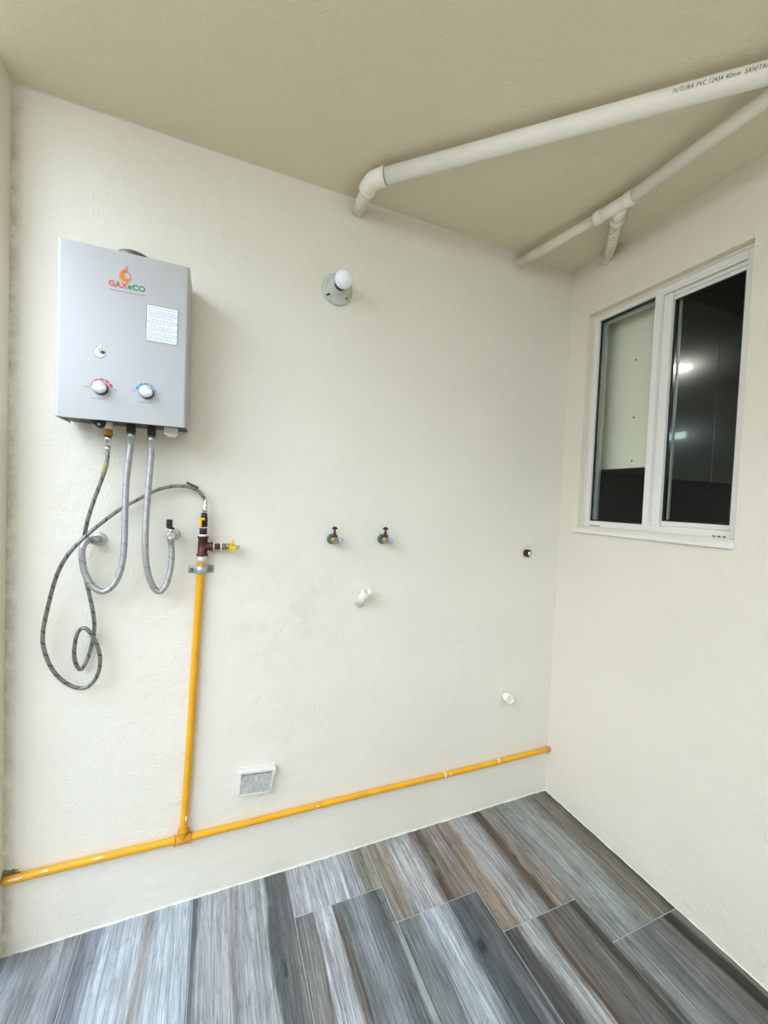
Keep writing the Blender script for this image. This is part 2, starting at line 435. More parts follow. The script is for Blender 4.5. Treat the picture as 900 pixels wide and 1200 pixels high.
# floor: grout bed and the plank tiles as its children
bm = new(); box2(bm, (-2.9, -3.1, -.12), (XR + WT, .12, -.0025)); floor = struct(obj('floor', bm, M['grout']), 'grey wood look plank tile floor in staggered rows', 'floor')
S = {
 'a': [(0, (96, 100, 108)), (.12, (128, 134, 146)), (.45, (150, 158, 170)), (.7, (128, 128, 130)), (.85, (150, 154, 162)), (1, (120, 122, 128))],
 'b': [(0, (116, 122, 132)), (.14, (136, 142, 152)), (.24, (170, 180, 190)), (.5, (176, 184, 192)), (.58, (150, 150, 150)), (.66, (178, 188, 196)), (.9, (180, 192, 200)), (1, (164, 174, 182))],
 'c': [(0, (98, 104, 110)), (.05, (96, 102, 106)), (.10, (160, 166, 170)), (.35, (172, 175, 178)), (.42, (146, 144, 142)), (.5, (172, 176, 180)), (.66, (150, 158, 160)), (.74, (158, 162, 162)), (.78, (88, 92, 94)), (.93, (98, 100, 100)), (1, (112, 112, 110))],
 'd1': [(0, (170, 174, 180)), (.3, (184, 188, 194)), (.6, (176, 180, 186)), (.76, (168, 172, 176)), (.82, (138, 136, 128)), (1, (146, 144, 134))],
 'd2': [(0, (112, 114, 114)), (.12, (134, 132, 130)), (.18, (104, 104, 102)), (.22, (178, 180, 184)), (.37, (186, 188, 192)), (.41, (90, 80, 70)), (.46, (118, 122, 122)), (.7, (136, 144, 150)), (.86, (104, 108, 110)), (.93, (96, 98, 98)), (1, (150, 156, 160))],
 'e1': [(0, (142, 134, 124)), (.18, (148, 140, 130)), (.26, (172, 172, 172)), (.5, (182, 182, 184)), (.6, (150, 146, 144)), (.66, (92, 80, 72)), (.76, (120, 108, 98)), (.84, (148, 142, 138)), (1, (140, 134, 128))],
 'e2': [(0, (112, 116, 116)), (.24, (124, 128, 130)), (.32, (168, 176, 184)), (.44, (182, 190, 200)), (.54, (160, 168, 174)), (.62, (92, 98, 102)), (.8, (76, 80, 84)), (.92, (112, 116, 118)), (1, (90, 94, 96))],
 'f1': [(0, (142, 132, 120)), (.2, (150, 136, 122)), (.28, (176, 174, 172)), (.5, (170, 172, 174)), (.58, (146, 146, 146)), (.64, (96, 82, 68)), (.72, (88, 76, 64)), (.8, (146, 138, 130)), (1, (140, 136, 130))],
 'f2': [(0, (72, 74, 76)), (.16, (92, 90, 88)), (.22, (164, 166, 168)), (.38, (172, 174, 174)), (.44, (84, 72, 60)), (.52, (108, 102, 96)), (.7, (98, 98, 96)), (.84, (112, 108, 104)), (.92, (62, 58, 52)), (1, (90, 88, 84))],
 'g1': [(0, (118, 108, 98)), (.05, (146, 150, 148)), (.35, (150, 156, 152)), (.55, (138, 142, 136)), (.66, (116, 108, 96)), (.78, (136, 134, 126)), (.9, (108, 102, 92)), (.97, (72, 70, 64)), (1, (88, 86, 80))],
 'g2': [(0, (66, 68, 68)), (.06, (138, 142, 142)), (.3, (128, 132, 130)), (.42, (100, 104, 102)), (.55, (122, 124, 122)), (.66, (104, 104, 100)), (.74, (112, 110, 106)), (.8, (40, 40, 36)), (.88, (44, 44, 40)), (.93, (116, 112, 104)), (1, (120, 116, 108))],
}
KN = {'e1': (.70, -.0), 'f1': (.74, -.02), 'e2': (.72, .44), 'c': (.86, .30)}
TM = {k: tile_mat('plank_print_' + k, v, i * 13.7 + 3, .8 if k[0] not in 'abc' else .62, KN.get(k)) for i, (k, v) in enumerate(S.items())}
for k in ('e2', 'f2'):
    pass
TW, TLEN, J = .308, 1.20, .003
joint0 = {5: (.603, 'g1', 'g2'), 4: (.455, 'f1', 'f2'), 3: (.309, 'e1', 'e2'), 2: (.181, 'd1', 'd2'), 1: (1.23, 'c', 'e1'), 0: (1.08, 'b', 'g1'), -1: (.93, 'a', 'f1')}
keys = list(TM)
for col in range(-8, 6):
    x0 = -.035 + TW * (col - 1); x1 = x0 + TW
    jt, ka, kb = joint0.get(col, (((.603 - .149 * (5 - col)) % TLEN) or .3, keys[(col * 5) % 11], keys[(col * 7 + 2) % 11]))
    if jt < .08: jt += TLEN
    ys = [0.0, -jt]
    while ys[-1] > -3.0: ys.append(max(ys[-1] - TLEN, -3.0))
    for i in range(len(ys) - 1):
        k = ka if i == 0 else kb if i == 1 else keys[(col * 3 + i * 4) % 11]
        cx, cy = (x0 + x1) / 2, (ys[i] + ys[i + 1]) / 2
        bm = new(); add_box(bm, (0, 0, 0), (TW - J, ys[i] - ys[i + 1] - J, .009), .0009, seg=1)
        o = obj('tile', bm, TM[k], floor); o.location = (cx, cy, -.0045 + random.uniform(-.0003, .0003))

# thin lips of plaster and caulk where surfaces meet
def ragged(name, a, b, wid, hgt, m_, n=120, label='', dirn=(0, -1, 0), seed=1, upd=(0, 0, 1)):
    rnd = random.Random(seed); a = Vector(a); b = Vector(b); dv = Vector(dirn); upv = Vector(upd); bm = new(); rows = []
    w = wid
    for i in range(n + 1):
        p = a.lerp(b, i / n)
        w += (rnd.uniform(.15, 1.9) * wid - w) * .45
        hh = hgt * rnd.uniform(.6, 1.3)
        rows.append([bm.verts.new(p), bm.verts.new(p + dv * w), bm.verts.new(p + dv * w * .6 + upv * hh * .5), bm.verts.new(p + upv * hh)])
    for A, B in zip(rows, rows[1:]):
        for k in range(4): bm.faces.new((A[k], A[(k + 1) % 4], B[(k + 1) % 4], B[k]))
    bm.faces.new(rows[0]); bm.faces.new(rows[-1])
    return struct(obj(name, bm, m_), label, 'trim')
ragged('trim_1', (XL, 0, 0), (XR, 0, 0), .0035, .004, M['caulk'], 220, 'ragged cream plaster lip where the back wall meets the tiles', seed=3)
ragged('trim_2', (XR, 0, 0), (XR, -3.0, 0), .0030, .003, M['caulk'], 260, 'ragged pale plaster lip where the right wall meets the tiles', (-1, 0, 0), 5)
ragged('trim_3', (XR, 0, H), (XR, -1.75, H), .0022, .0022, M['caulk'], 160, 'thin caulk line between ceiling and right wall', (-1, 0, 0), 6, (0, 0, -1))
ragged('trim_4', (XL, 0, H), (XR, 0, H), .0022, .0024, M['caulk'], 180, 'thin caulk line between ceiling and back wall', (0, -1, 0), 8, (0, 0, -1))
ragged('trim_5', (XR, 0, .002), (XR, 0, H), .0022, .0022, M['caulk'], 160, 'thin caulk line up the corner of back and right walls', (0, -1, 0), 9, (-1, 0, 0))

# ------------------------------------------------------------------ window
wx = XR + .032      # outer face of the frame
win = bpy.data.objects.new('window_1', None); C.objects.link(win); win.location = (wx, (W0 + W1) / 2, WZ0)
struct(win, 'white aluminium two pane sliding window set into the right wall', 'window')
FB, FT = WZ0 + .012, WZ1
def wpart(name, parts, m_, bev=.0015):
    bm = new()
    for lo, hi in parts: box2(bm, lo, hi, bev)
    return obj(name, bm, m_, win)
jw = .030
wpart('window_frame', [((wx, W1 - jw, FB), (wx + .06, W1, FT)), ((wx, W0, FB), (wx + .06, W0 + jw, FT)),
                       ((wx + .001, W0 + jw, FT - .028), (wx + .06, W1 - jw, FT)), ((wx + .001, W0 + jw, FB), (wx + .06, W1 - jw, FB + .026))], M['alu'])
wpart('track', [((wx + .004, W0 + jw, FT - .036), (wx + .010, -.40, FT - .026)), ((wx + .018, W0 + jw, FT - .048), (wx + .024, -.40, FT - .026))], M['alu'], 0)
wpart('plaster_bead', [((wx - .006, W1 - .010, WZ0 + .01), (wx - .0005, W1 - .0005, WZ1 - .0005)), ((wx - .0055, W0, WZ1 - .010), (wx - .0005, W1 - .010, WZ1 - .0005))], M['alu_cream'], .001)
mulY0, mulY1 = -.432, -.378
wpart('fixed_stile', [((wx - .004, -.400, FB + .004), (wx + .028, mulY1, FT - .004))], M['alu'])
wpart('sliding_stile', [((wx + .014, mulY0, FB + .02), (wx + .045, -.4005, FT - .03))], M['alu'])
wpart('sliding_sash', [((wx + .026, W0 + jw, FB + .026), (wx + .045, mulY0, FB + .044)), ((wx + .026, W0 + jw, FT - .060), (wx + .045, mulY0, FT - .040)),
                       ((wx + .0255, W0 + jw - .002, FB + .0265), (wx + .0455, W0 + jw + .016, FT - .039))], M['alu'])
g1 = ((-.3785, W1 - jw), (FB + .026, FT - .028)); g2 = ((W0 + jw + .016, mulY0), (FB + .044, FT - .060))
def gasket(y0, y1, z0, z1, x, t=.005):
    return [((x, y0, z0), (x + .006, y0 + t, z1)), ((x, y1 - t, z0), (x + .006, y1, z1)), ((x, y0, z0), (x + .006, y1, z0 + t)), ((x, y0, z1 - t), (x + .006, y1, z1))]
wpart('gasket', gasket(-.3785, W1 - jw, FB + .026, FT - .028, wx + .012, .006), M['gasket'], 0)
wpart('gasket', gasket(W0 + jw + .016, mulY0, FB + .044, FT - .060, wx + .030, .005), M['gasket'], 0)
wpart('glass_pane', [((wx + .016, -.3785, FB + .026), (wx + .0195, W1 - jw, FT - .028))], M['glass'], 0)
wpart('glass_pane', [((wx + .034, W0 + jw + .016, FB + .044), (wx + .0375, mulY0, FT - .060))], M['glass'], 0)
wpart('sash_bead', [((wx + .026, W1 - jw - .016, FB + .026), (wx + .04, W1 - jw - .008, FT - .028)), ((wx + .046, mulY0 - .012, FB + .05), (wx + .055, mulY0 - .006, FT - .06))], M['zinc'], 0)
wpart('inner_frame', [((wx + .026, -.388, FT - .042), (wx + .045, W1 - jw, FT - .028))], M['zinc'], 0)
bm = new()
for y in (-.145, -.158, -.171, -.184, -.625, -.640, -.655): box2(bm, (wx - .0006, y - .004, FB + .004), (wx + .001, y + .004, FB + .008))
obj('drain_slots', bm, M['gasket'], win)
wpart('window_sill', [((XR - .016, W0 - .002, WZ0 - .016), (XR + .012, W1 + .004, WZ0 - .001)), ((XR, W0 + .001, WZ0 - .002), (wx + .01, W1 - .001, WZ0 + .004))], M['alu'], .002)
wpart('sill_mortar', [((XR + .006, W0 + .001, WZ0 + .002), (wx + .004, W1 - .001, WZ0 + .013))], M['alu_cream'], .002)

# ------------------------------------------------------------------ kitchen seen through the window
KX = XR + WT
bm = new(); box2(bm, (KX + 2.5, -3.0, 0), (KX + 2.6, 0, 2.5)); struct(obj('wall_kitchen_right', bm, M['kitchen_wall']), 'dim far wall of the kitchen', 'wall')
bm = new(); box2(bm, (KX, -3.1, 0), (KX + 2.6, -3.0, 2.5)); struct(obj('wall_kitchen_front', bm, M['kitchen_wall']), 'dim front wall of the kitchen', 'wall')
bm = new(); box2(bm, (KX, -3.1, 2.45), (KX + 2.6, .12, 2.6)); struct(obj('ceiling_kitchen', bm, M['kitchen_ceiling']), 'kitchen ceiling seen through the window, coloured near black as if unlit', 'ceiling')
bm = new(); box2(bm, (KX, -3.1, -.12), (KX + 2.6, .12, 0)); struct(obj('floor_kitchen', bm, M['kitchen_dark']), 'kitchen floor in the same unlit dark tone', 'floor')
bm = new(); box2(bm, (KX + .001, -.012, .0), (KX + 2.5, 0, 2.44)); struct(obj('wall_kitchen_back', bm, M['kitchen_dark']), 'splashback under the wall cupboards, coloured dark as if unlit', 'wall')
cx0 = 1.640
cab = thing('wall_cupboard', 'kitchen wall cupboard behind the window with pale end panel and gloss doors', 'cupboard', (cx0, -.013, 1.545))
bm = new(); box2(bm, (cx0, -.308, 1.545), (cx0 + .016, -.013, 2.262), .0005); obj('end_panel', bm, M['carcass'], cab)['label'] = 'pale end panel with three small dark holes'
for z, y in ((2.005, -.235), (1.76, -.240), (1.575, -.243)):
    bm = new(); lathe(bm, [(0, .0038), (.0006, .0038)], (cx0 - .0005, y, z), (1, 0, 0), 12); obj('screw_hole', bm, M['hole'], cab)
bm = new(); box2(bm, (cx0 + .016, -.306, 1.545), (cx0 + 1.6, -.013, 1.561)); box2(bm, (cx0 + .016, -.306, 2.246), (cx0 + 1.6, -.013, 2.262)); box2(bm, (cx0 + 1.584, -.306, 1.561), (cx0 + 1.6, -.013, 2.246))
obj('carcass', bm, M['kitchen_wall'], cab)
for i in range(4):
    bm = new(); x = cx0 + .001 + i * .4
    box2(bm, (x, -.330, 1.503), (x + .3972, -.3095, 2.262), .0012); obj('door', bm, M['door_gloss'], cab)
# kitchen lamps (out of view, mirrored in the gloss doors)
lamp = thing('ceiling_lamp', 'round lit kitchen lamp mirrored in the gloss cupboard door', 'lamp', (3.12, -1.22, 2.45))
bm = new(); lathe(bm, [(0, .13), (.02, .13), (.03, .12)], (3.12, -1.22, 2.45), (0, 0, -1), 32); obj('lamp_body', bm, M['white'], lamp)
bm = new(); lathe(bm, [(.0305, .112), (.034, .10), (.036, .06)], (3.12, -1.22, 2.45), (0, 0, -1), 32); obj('diffuser', bm, emit_mat('lamp_glow', (1, .97, .9, 1), 30), lamp)

wl = thing('added_kitchen_glow', 'glowing bar added on the far kitchen wall for the spot mirrored in the gloss door', 'lamp', (4.10, -1.80, 2.09))  # added glow for the second spot mirrored in the door; actual source unseen
bm = new(); box2(bm, (4.075, -1.98, 2.03), (4.105, -1.62, 2.15), .004); obj('lamp_body', bm, M['white'], wl)
bm = new(); box2(bm, (4.069, -1.95, 2.06), (4.0745, -1.68, 2.12), .002); obj('diffuser', bm, emit_mat('cool_added_glow', (.75, .95, 1, 1), 8), wl)

# ================================================================== WATER HEATER
hx0, hx1, hz0, hz1, hy = -0.390, -0.083, 1.549, 2.004, -0.140
ht = thing('water_heater', 'silver wall mounted gas water heater with two round knobs', 'water heater', ((hx0 + hx1) / 2, -.01, hz0))
bm = new(); box2(bm, (hx0 + .004, -.125, hz0 + .010), (hx1 - .004, -.010, hz1 - .004), .003); obj('body', bm, M['heater_side'], ht)
# folded front cover: flat face, rounded vertical edges, open at the bottom
bm = new(); r = .009; n = 6
prof = [(hx0, -.014)] + [(hx0 + r - r * math.cos(a), hy + r - r * math.sin(a)) for a in [math.pi / 2 * k / n for k in range(n + 1)]] \
     + [(hx1 - r + r * math.sin(a), hy + r - r * math.cos(a)) for a in [math.pi / 2 * k / n for k in range(n + 1)]] + [(hx1, -.014)]
rows = []
th = .0015
inner = [(max(hx0 + th, min(hx1 - th, x)), max(hy + th, y)) for x, y in prof]
rings = [[bm.verts.new((x, y, z)) for x, y in P_] for P_, z in ((inner, hz0 + .003), (prof, hz0), (prof, hz1 - .002), (inner, hz1))]
for A, B in zip(rings, rings[1:]):
    for k in range(len(A) - 1):
        f = bm.faces.new((A[k], A[k + 1], B[k + 1], B[k])); f.smooth = True
bm.faces.new(rings[-1])
o = obj('front_cover', bm, M['heater'], ht)
for p in o.data.polygons: p.use_smooth = len(p.vertices) == 4
try:
    o.data.set_sharp_from_angle(angle=math.radians(35))
except Exception: pass
bm = new(); box2(bm, (hx0 + .006, -.136, hz0 + .004), (hx1 - .004, -.012, hz0 + .010), .001)
obj('base_plate', bm, M['heater_under'], ht)
bm = new(); box2(bm, (hx0 + .004, -.137, hz0 + .0025), (hx0 + .085, -.108, hz0 + .0045)); obj('base_flange', bm, M['zinc'], ht)['label'] = 'pale folded flange under the left corner'
bm = new(); lathe(bm, [(0, .042), (.026, .042), (.028, .0405), (.028, .038), (.01, .038)], (-.232, -.066, hz1 - .001), (0, 0, 1), 40); obj('vent_collar', bm, mat('dark_collar', srgb(112, 108, 98), .4, .5), ht)
# mounting ear under the bottom edge
bm = new(); prism(bm, [(-.345, 1.556), (-.318, 1.549), (-.312, 1.540), (-.306, 1.534), (-.298, 1.532), (-.290, 1.536), (-.286, 1.552)], -.092, -.089)
obj('mounting_ear', bm, M['heater_under'], ht)
bm = new(); lathe(bm, [(0, .004), (.003, .004)], (-.303, -.0925, 1.543), (0, -1, 0), 14); obj('ear_screw', bm, M['zinc'], ht)
# battery box
bm = new(); add_box(bm, (-.126, -.082, 1.5425), (.036, .03, .022), .003); bb = obj('battery_box', bm, M['white'], ht); bb['label'] = 'white plastic battery box under the right corner'
bm = new(); add_box(bm, (-.124, -.082, 1.529), (.026, .024, .006), .002); obj('battery_cap', bm, M['white'], bb)
# three threaded inlets under the base
def inlet(x, y, parts, name):
    z = hz0 + .006; first = None
    for (h, rr, m_, flat) in parts:
        bm = new()
        if flat: lathe(bm, [(0, rr * .93), (.002, rr), (h - .002, rr), (h, rr * .93)], (x, y, z), (0, 0, -1), 6, flat=True)
        else: lathe(bm, [(0, rr * .95), (.0012, rr), (h - .0012, rr), (h, rr * .95)], (x, y, z), (0, 0, -1), 24)
        o_ = obj(name if first is None else 'collar', bm, m_, ht if first is None else first); first = first or o_; z -= h
    return first
inlet(-.2845, -.08, [(.022, .0115, M['white'], False), (.019, .0125, M['brass'], True)], 'gas_inlet')
inlet(-.2282, -.08, [(.024, .0125, M['iron_dark'], True)], 'water_outlet')
inlet(-.1764, -.08, [(.030, .0120, M['iron_dark'], True)], 'water_inlet')
# knobs with printed scales
def knob(x, z, cols, start, grow, label):
    bm = new(); lathe(bm, [(0, .0178), (.010, .0174), (.0118, .0166)], (x, hy, z), (0, -1, 0), 40)
    k_ = obj('knob', bm, M['black'], ht)
    bm = new(); lathe(bm, [(0, .0166), (.0050, .0162), (.0064, .0150), (.0062, .004)], (x, hy - .0110, z), (0, -1, 0), 40); obj('knob_cap', bm, M['cap'], k_)
    bm = new(); add_box(bm, (x + .006, hy - .0182, z + .004), (.0016, .0008, .0016)); obj('pointer', bm, M['black'], k_)
    bm = new(); a = start
    for wdt, th_ in grow:
        r0 = .0218; r1 = r0 + th_; q = 6
        pts = [(x + r0 * math.cos(math.radians(a - wdt * i / q)), z + r0 * math.sin(math.radians(a - wdt * i / q))) for i in range(q + 1)]
        pts += [(x + r1 * math.cos(math.radians(a - wdt * (q - i) / q)), z + r1 * math.sin(math.radians(a - wdt * (q - i) / q))) for i in range(q + 1)]
        prism(bm, pts, hy - .0006, hy + .0002); a -= wdt + 6
    sc_ = obj('scale_print', bm, cols, ht); sc_['label'] = label
    bm = new()
    for dx, dz, w_ in ((-.031, .001, .009), (.033, .001, .009), (-.004, -.028, .034)): add_box(bm, (x + dx, hy - .0003, z + dz), (w_, .0008, .0012))
    obj('knob_caption', bm, M['ink'], ht)['kind'] = 'stuff'
knob(-.2902, 1.633, M['red'], 168, [(30, .0016), (26, .0030), (28, .0042), (26, .0054), (22, .0064)], 'red scale of growing bars over the left knob')
knob(-.1827, 1.6365, M['blue'], 168, [(22, .0064), (26, .0056), (28, .0044), (26, .0032), (30, .0016)], 'blue scale of shrinking bars over the right knob')
# flame emblem: a comma shaped swirl
def flame(cx, cz, s, name, m_, y=hy):
    outer = []; inner_ = []
    for k in range(0, 33):
        t = k / 32; a = math.radians(100 + 400 * t * .82)
        ro = .5 * s * (1.0 - .15 * t); w = s * (.14 + .34 * math.sin(math.pi * min(1, t * 1.1 + .12)) ** .8) * (1 - t * .45)
        if t < .1: w *= .5 + 5 * t
        outer.append((cx + ro * math.cos(a), cz + ro * math.sin(a))); inner_.append((cx + (ro - w) * math.cos(a), cz + (ro - w) * math.sin(a)))
    bm = new()
    def strip(A, B):
        for i in range(len(A) - 1):
            v = [bm.verts.new((p[0], y - .0007, p[1])) for p in (A[i], A[i + 1], B[i + 1], B[i])]; bm.faces.new(v)
    strip(outer, inner_)
    # the tongue that licks upward
    tip = [(cx - .12 * s, cz + .49 * s), (cx - .36 * s, cz + .36 * s), (cx - .02 * s, cz + .72 * s), (cx + .06 * s, cz + 1.02 * s), (cx + .16 * s, cz + .72 * s), (cx + .10 * s, cz + .46 * s), (cx - .10 * s, cz + .30 * s)]
    c0 = bm.verts.new((cx - .02 * s, y - .0007, cz + .52 * s)); vv = [bm.verts.new((a, y - .0007, b)) for a, b in tip]
    for i in range(len(vv)): bm.faces.new((c0, vv[i], vv[(i + 1) % len(vv)]))
    bmesh.ops.remove_doubles(bm, verts=bm.verts, dist=1e-6)
    return obj(name, bm, m_, ht)
flame(-.2385, 1.9395, .031, 'flame_emblem', M['orange'])['label'] = 'orange flame swirl above the lettering'
bk = flame(-.2935, 1.7262, .0300, 'flame_recess', M['ink'], hy + .0004); fl = flame(-.2935, 1.7270, .027, 'flame_window', M['paper']); fl['label'] = 'small white flame shaped sight window'
bm = new(); add_box(bm, (-.2865, hy - .001, 1.7285), (.008, .001, .008), rot=Matrix.Rotation(.6, 3, 'Y')); obj('sight_glass', bm, M['black'], fl)
tx = lambda x0, z0, yy: (lambda u, v: Vector((x0 + u, yy, z0 + v)))
text_mesh('lettering', 'GAX', .0205, tx(-.2775, 1.9085, hy - .0008), M['coral'], ht, sx=.98, spacing=1.05, thick=.0007)
text_mesh('lettering', 'eCO', .0205, tx(-.2330, 1.9085, hy - .0008), M['green'], ht, sx=.98, spacing=1.05, thick=.0006)
bm = new()
xx = -.276
while xx < -.192:
    w_ = random.uniform(.003, .008); add_box(bm, (xx + w_ / 2, hy - .0003, 1.8985), (w_, .0007, .0016)); xx += w_ + .0016
obj('tagline_print', bm, M['ink'], ht)
bm = new(); box2(bm, (-.1880, hy - .0008, 1.7785), (-.1100, hy + .0002, 1.8775)); st = obj('instruction_label', bm, M['paper'], ht); st['label'] = 'white instruction sticker with a thin black border'
bm = new(); bx = .0009
for lo, hi in (((-.1880, 1.7785), (-.1880 + bx, 1.8775)), ((-.1100 - bx, 1.7785), (-.1100, 1.8775)), ((-.1880, 1.7785), (-.1100, 1.7785 + bx)), ((-.1880, 1.8775 - bx), (-.1100, 1.8775))):
    box2(bm, (lo[0], hy - .0011, lo[1]), (hi[0], hy - .0007, hi[1]))
obj('border', bm, M['ink_dark'], st)
bm = new(); rr_ = random.Random(4); z = 1.870
for ln in range(15):
    if ln in (1, 5, 8, 11): z -= .0022
    xx = -.184 + (.004 if ln in (1, 5, 8, 11) else 0); end = -.114 - rr_.choice((0, 0, .012, .03))
    while xx < end:
        w_ = rr_.uniform(.003, .009); add_box(bm, (xx + w_ / 2, hy - .0010, z), (w_, .0004, .0013)); xx += w_ + .0018
    z -= .0054
obj('fine_print', bm, M['ink'], st)

# ================================================================== HOSES AND VALVES
def hose(name, label, pts, r, m_, ends, loc):
    t = thing(name, label, 'hose', loc)
    bm = new(); tube(bm, pts, r, 16, 8); sl = obj('braided_sleeve', bm, m_, t)
    for a, b, rr, mm in ends:
        bm = new(); a = Vector(a); b = Vector(b); L_ = (b - a).length
        lathe(bm, [(0, rr), (L_ * .45, rr), (L_ * .5, rr * .86), (L_ * .93, rr * .86), (L_, rr * .78)], a, b - a, 24); obj('crimp_ferrule', bm, mm, t)
    return t
hose1 = [(-.2282, -.08, 1.518), (-.2290, -.08, 1.495), (-.2314, -.08, 1.4626), (-.2375, -.075, 1.4035), (-.24, -.072, 1.3366), (-.2404, -.07, 1.2695), (-.2414, -.068, 1.2019), (-.2455, -.065, 1.1488), (-.2598, -.062, 1.096), (-.2882, -.06, 1.0658), (-.3163, -.06, 1.080), (-.3372, -.06, 1.1207), (-.3440, -.064, 1.1725), (-.3420, -.062, 1.2020), (-.3345, -.048, 1.2185)]
hose('braided_water_hose', 'thick steel braided hose looping from heater to the left wall valve', hose1, .0085, M['braid'],
     [((-.2282, -.08, 1.5305), (-.2290, -.08, 1.495), .0112, M['steel']), ((-.3335, -.040, 1.2170), (-.3405, -.060, 1.205), .0098, M['steel'])], (-.2282, -.08, 1.53))
hose2 = [(-.1764, -.08, 1.515), (-.1766, -.08, 1.495), (-.1777, -.078, 1.4445), (-.182, -.075, 1.3766), (-.1864, -.07, 1.3007), (-.1879, -.07, 1.2399), (-.1872, -.066, 1.1783), (-.1801, -.06, 1.1156), (-.165, -.055, 1.0706), (-.1482, -.052, 1.0560), (-.1313, -.05, 1.0775), (-.1205, -.05, 1.1277), (-.1185, -.052, 1.1755), (-.1215, -.054, 1.2170)]
hose('braided_water_hose', 'thick steel braided hose hanging in a narrow loop to the black handled valve', hose2, .0085, M['braid'],
     [((-.1764, -.08, 1.5245), (-.1766, -.08, 1.490), .0108, M['steel']), ((-.1222, -.054, 1.228), (-.1208, -.054, 1.200), .0105, M['steel'])], (-.1764, -.08, 1.52))
gas = [(-.2845, -.08, 1.500), (-.2838, -.08, 1.4802), (-.2852, -.08, 1.4439), (-.2965, -.075, 1.3963), (-.3201, -.06, 1.3261), (-.3368, -.05, 1.2665), (-.3494, -.03, 1.2054), (-.3512, -.025, 1.1598), (-.3456, -.028, 1.1154), (-.3335, -.030, 1.0558), (-.3226, -.028, .9947), (-.3213, -.02, .9399), (-.3337, -.015, .8704), (-.3507, -.025, .8281), (-.3637, -.035, .8605), (-.3642, -.04, .9036), (-.3544, -.045, .9511), (-.3352, -.045, .9574), (-.3130, -.045, .9191), (-.2994, -.045, .8665), (-.3073, -.04, .8119), (-.3362, -.035, .7772), (-.3765, -.035, .7915), (-.4116, -.04, .8367), (-.4328, -.04, .8944), (-.4385, -.04, .9461), (-.427, -.045, 1.0195), (-.4005, -.07, 1.1175), (-.3669, -.092, 1.184), (-.3267, -.09, 1.2337), (-.2977, -.06, 1.2678), (-.2566, -.03, 1.3086), (-.2149, -.025, 1.3368), (-.1678, -.025, 1.3662), (-.1185, -.03, 1.3814), (-.0753, -.03, 1.3805), (-.0448, -.03, 1.3650), (-.0277, -.03, 1.3358), (-.0285, -.03, 1.3120)]
gh = hose('gas_hose', 'thin braided gas hose winding in long loops from heater to gas pipe', gas, .0053, M['braid_thin'],
     [((-.2845, -.08, 1.5140), (-.2845, -.08, 1.486), .0095, M['chrome']), ((-.2840, -.08, 1.488), (-.2850, -.08, 1.458), .0068, M['chrome']), ((-.0295, -.03, 1.302), (-.0280, -.03, 1.328), .0080, M['chrome']), ((-.0280, -.03, 1.322), (-.0285, -.03, 1.345), .0062, M['chrome'])], (-.2845, -.08, 1.51))
bm = new(); tube(bm, [(-.2862, -.0795, 1.438), (-.2905, -.078, 1.420), (-.2945, -.076, 1.403)], .0061, 14, 4); obj('label_band', bm, mat('yellow_band', srgb(176, 168, 96), .5, var=.5, vscale=300), gh)['label'] = 'faded yellow label wrapped on the hose'
bm = new(); add_box(bm, (-.067, -.030, 1.3865), (.038, .010, .0075), .002, rot=Matrix.Rotation(.42, 3, 'Y')); obj('folded_tag', bm, mat('dark_tag', srgb(82, 80, 66), .5, var=.3, vscale=120), gh)['label'] = 'dark folded tag on the hose top'

v1 = thing('wall_valve', 'chrome wall outlet with round cover plate behind the left hose loop', 'valve', (-.3207, 0, 1.2111))
bm = new(); lathe(bm, [(0, .0205), (.003, .0205), (.009, .0170), (.010, .0125)], (-.3170, 0, 1.2130), (0, -1, 0), 36); obj('cover_plate', bm, M['galv'], v1)
bm = new(); lathe(bm, [(0, .0110), (.012, .0110), (.013, .0125), (.030, .0125), (.031, .0105), (.036, .0105)], (-.3170, -.004, 1.2130), (-.25, -1, .04), 24); obj('elbow', bm, M['steel'], v1)
v2 = thing('wall_valve', 'chrome angle valve with upright black lever at the right hose end', 'valve', (-.1176, 0, 1.2258))
bm = new(); lathe(bm, [(0, .0195), (.003, .0195), (.008, .016), (.009, .0115)], (-.1190, 0, 1.2290), (0, -1, 0), 36); obj('cover_plate', bm, M['galv'], v2)
bm = new(); lathe(bm, [(0, .0095), (.030, .0095), (.031, .0125), (.058, .0125), (.060, .010)], (-.1190, -.004, 1.2290), (-.05, -1, 0), 28)
lathe(bm, [(0, .0085), (.022, .0085)], (-.1222, -.050, 1.232), (0, 0, 1), 20); obj('valve_body', bm, M['chrome'], v2)
bm = new(); add_box(bm, (-.1262, -.058, 1.2660), (.0165, .012, .0260), .002); add_box(bm, (-.119, -.056, 1.2540), (.016, .006, .004), .001, rot=Matrix.Rotation(.5, 3, 'Y')); obj('lever', bm, M['black'], v2)

# ================================================================== GAS PIPE
gp = thing('gas_pipe', 'yellow painted gas pipe running low along the wall with a tall riser', 'pipe', (-.0695, -.013, .226))
bm = new(); tube(bm, [(-.528, -.0125, .2345), (-.43, -.0130, .2345), (-.25, -.0125, .2315), (-.0695, -.0130, .2262)], .0112, 20, 6); obj('lower_run', bm, M['yellow'], gp)
bm = new(); tube(bm, [(-.0695, -.0130, .2262), (.16, -.0125, .2235), (.472, -.0125, .2215), (.922, -.0125, .2140), (1.20, -.0125, .2110), (1.5045, -.0125, .2095)], .0106, 20, 6); obj('lower_run', bm, M['yellow'], gp)
bm = new(); tube(bm, [(-.0350, -.0135, 1.150), (-.0400, -.0135, 1.024), (-.0475, -.0135, .800), (-.0565, -.0135, .518), (-.0670, -.0135, .270), (-.0690, -.0135, .226)], .0112, 20, 6); obj('riser', bm, M['yellow'], gp)
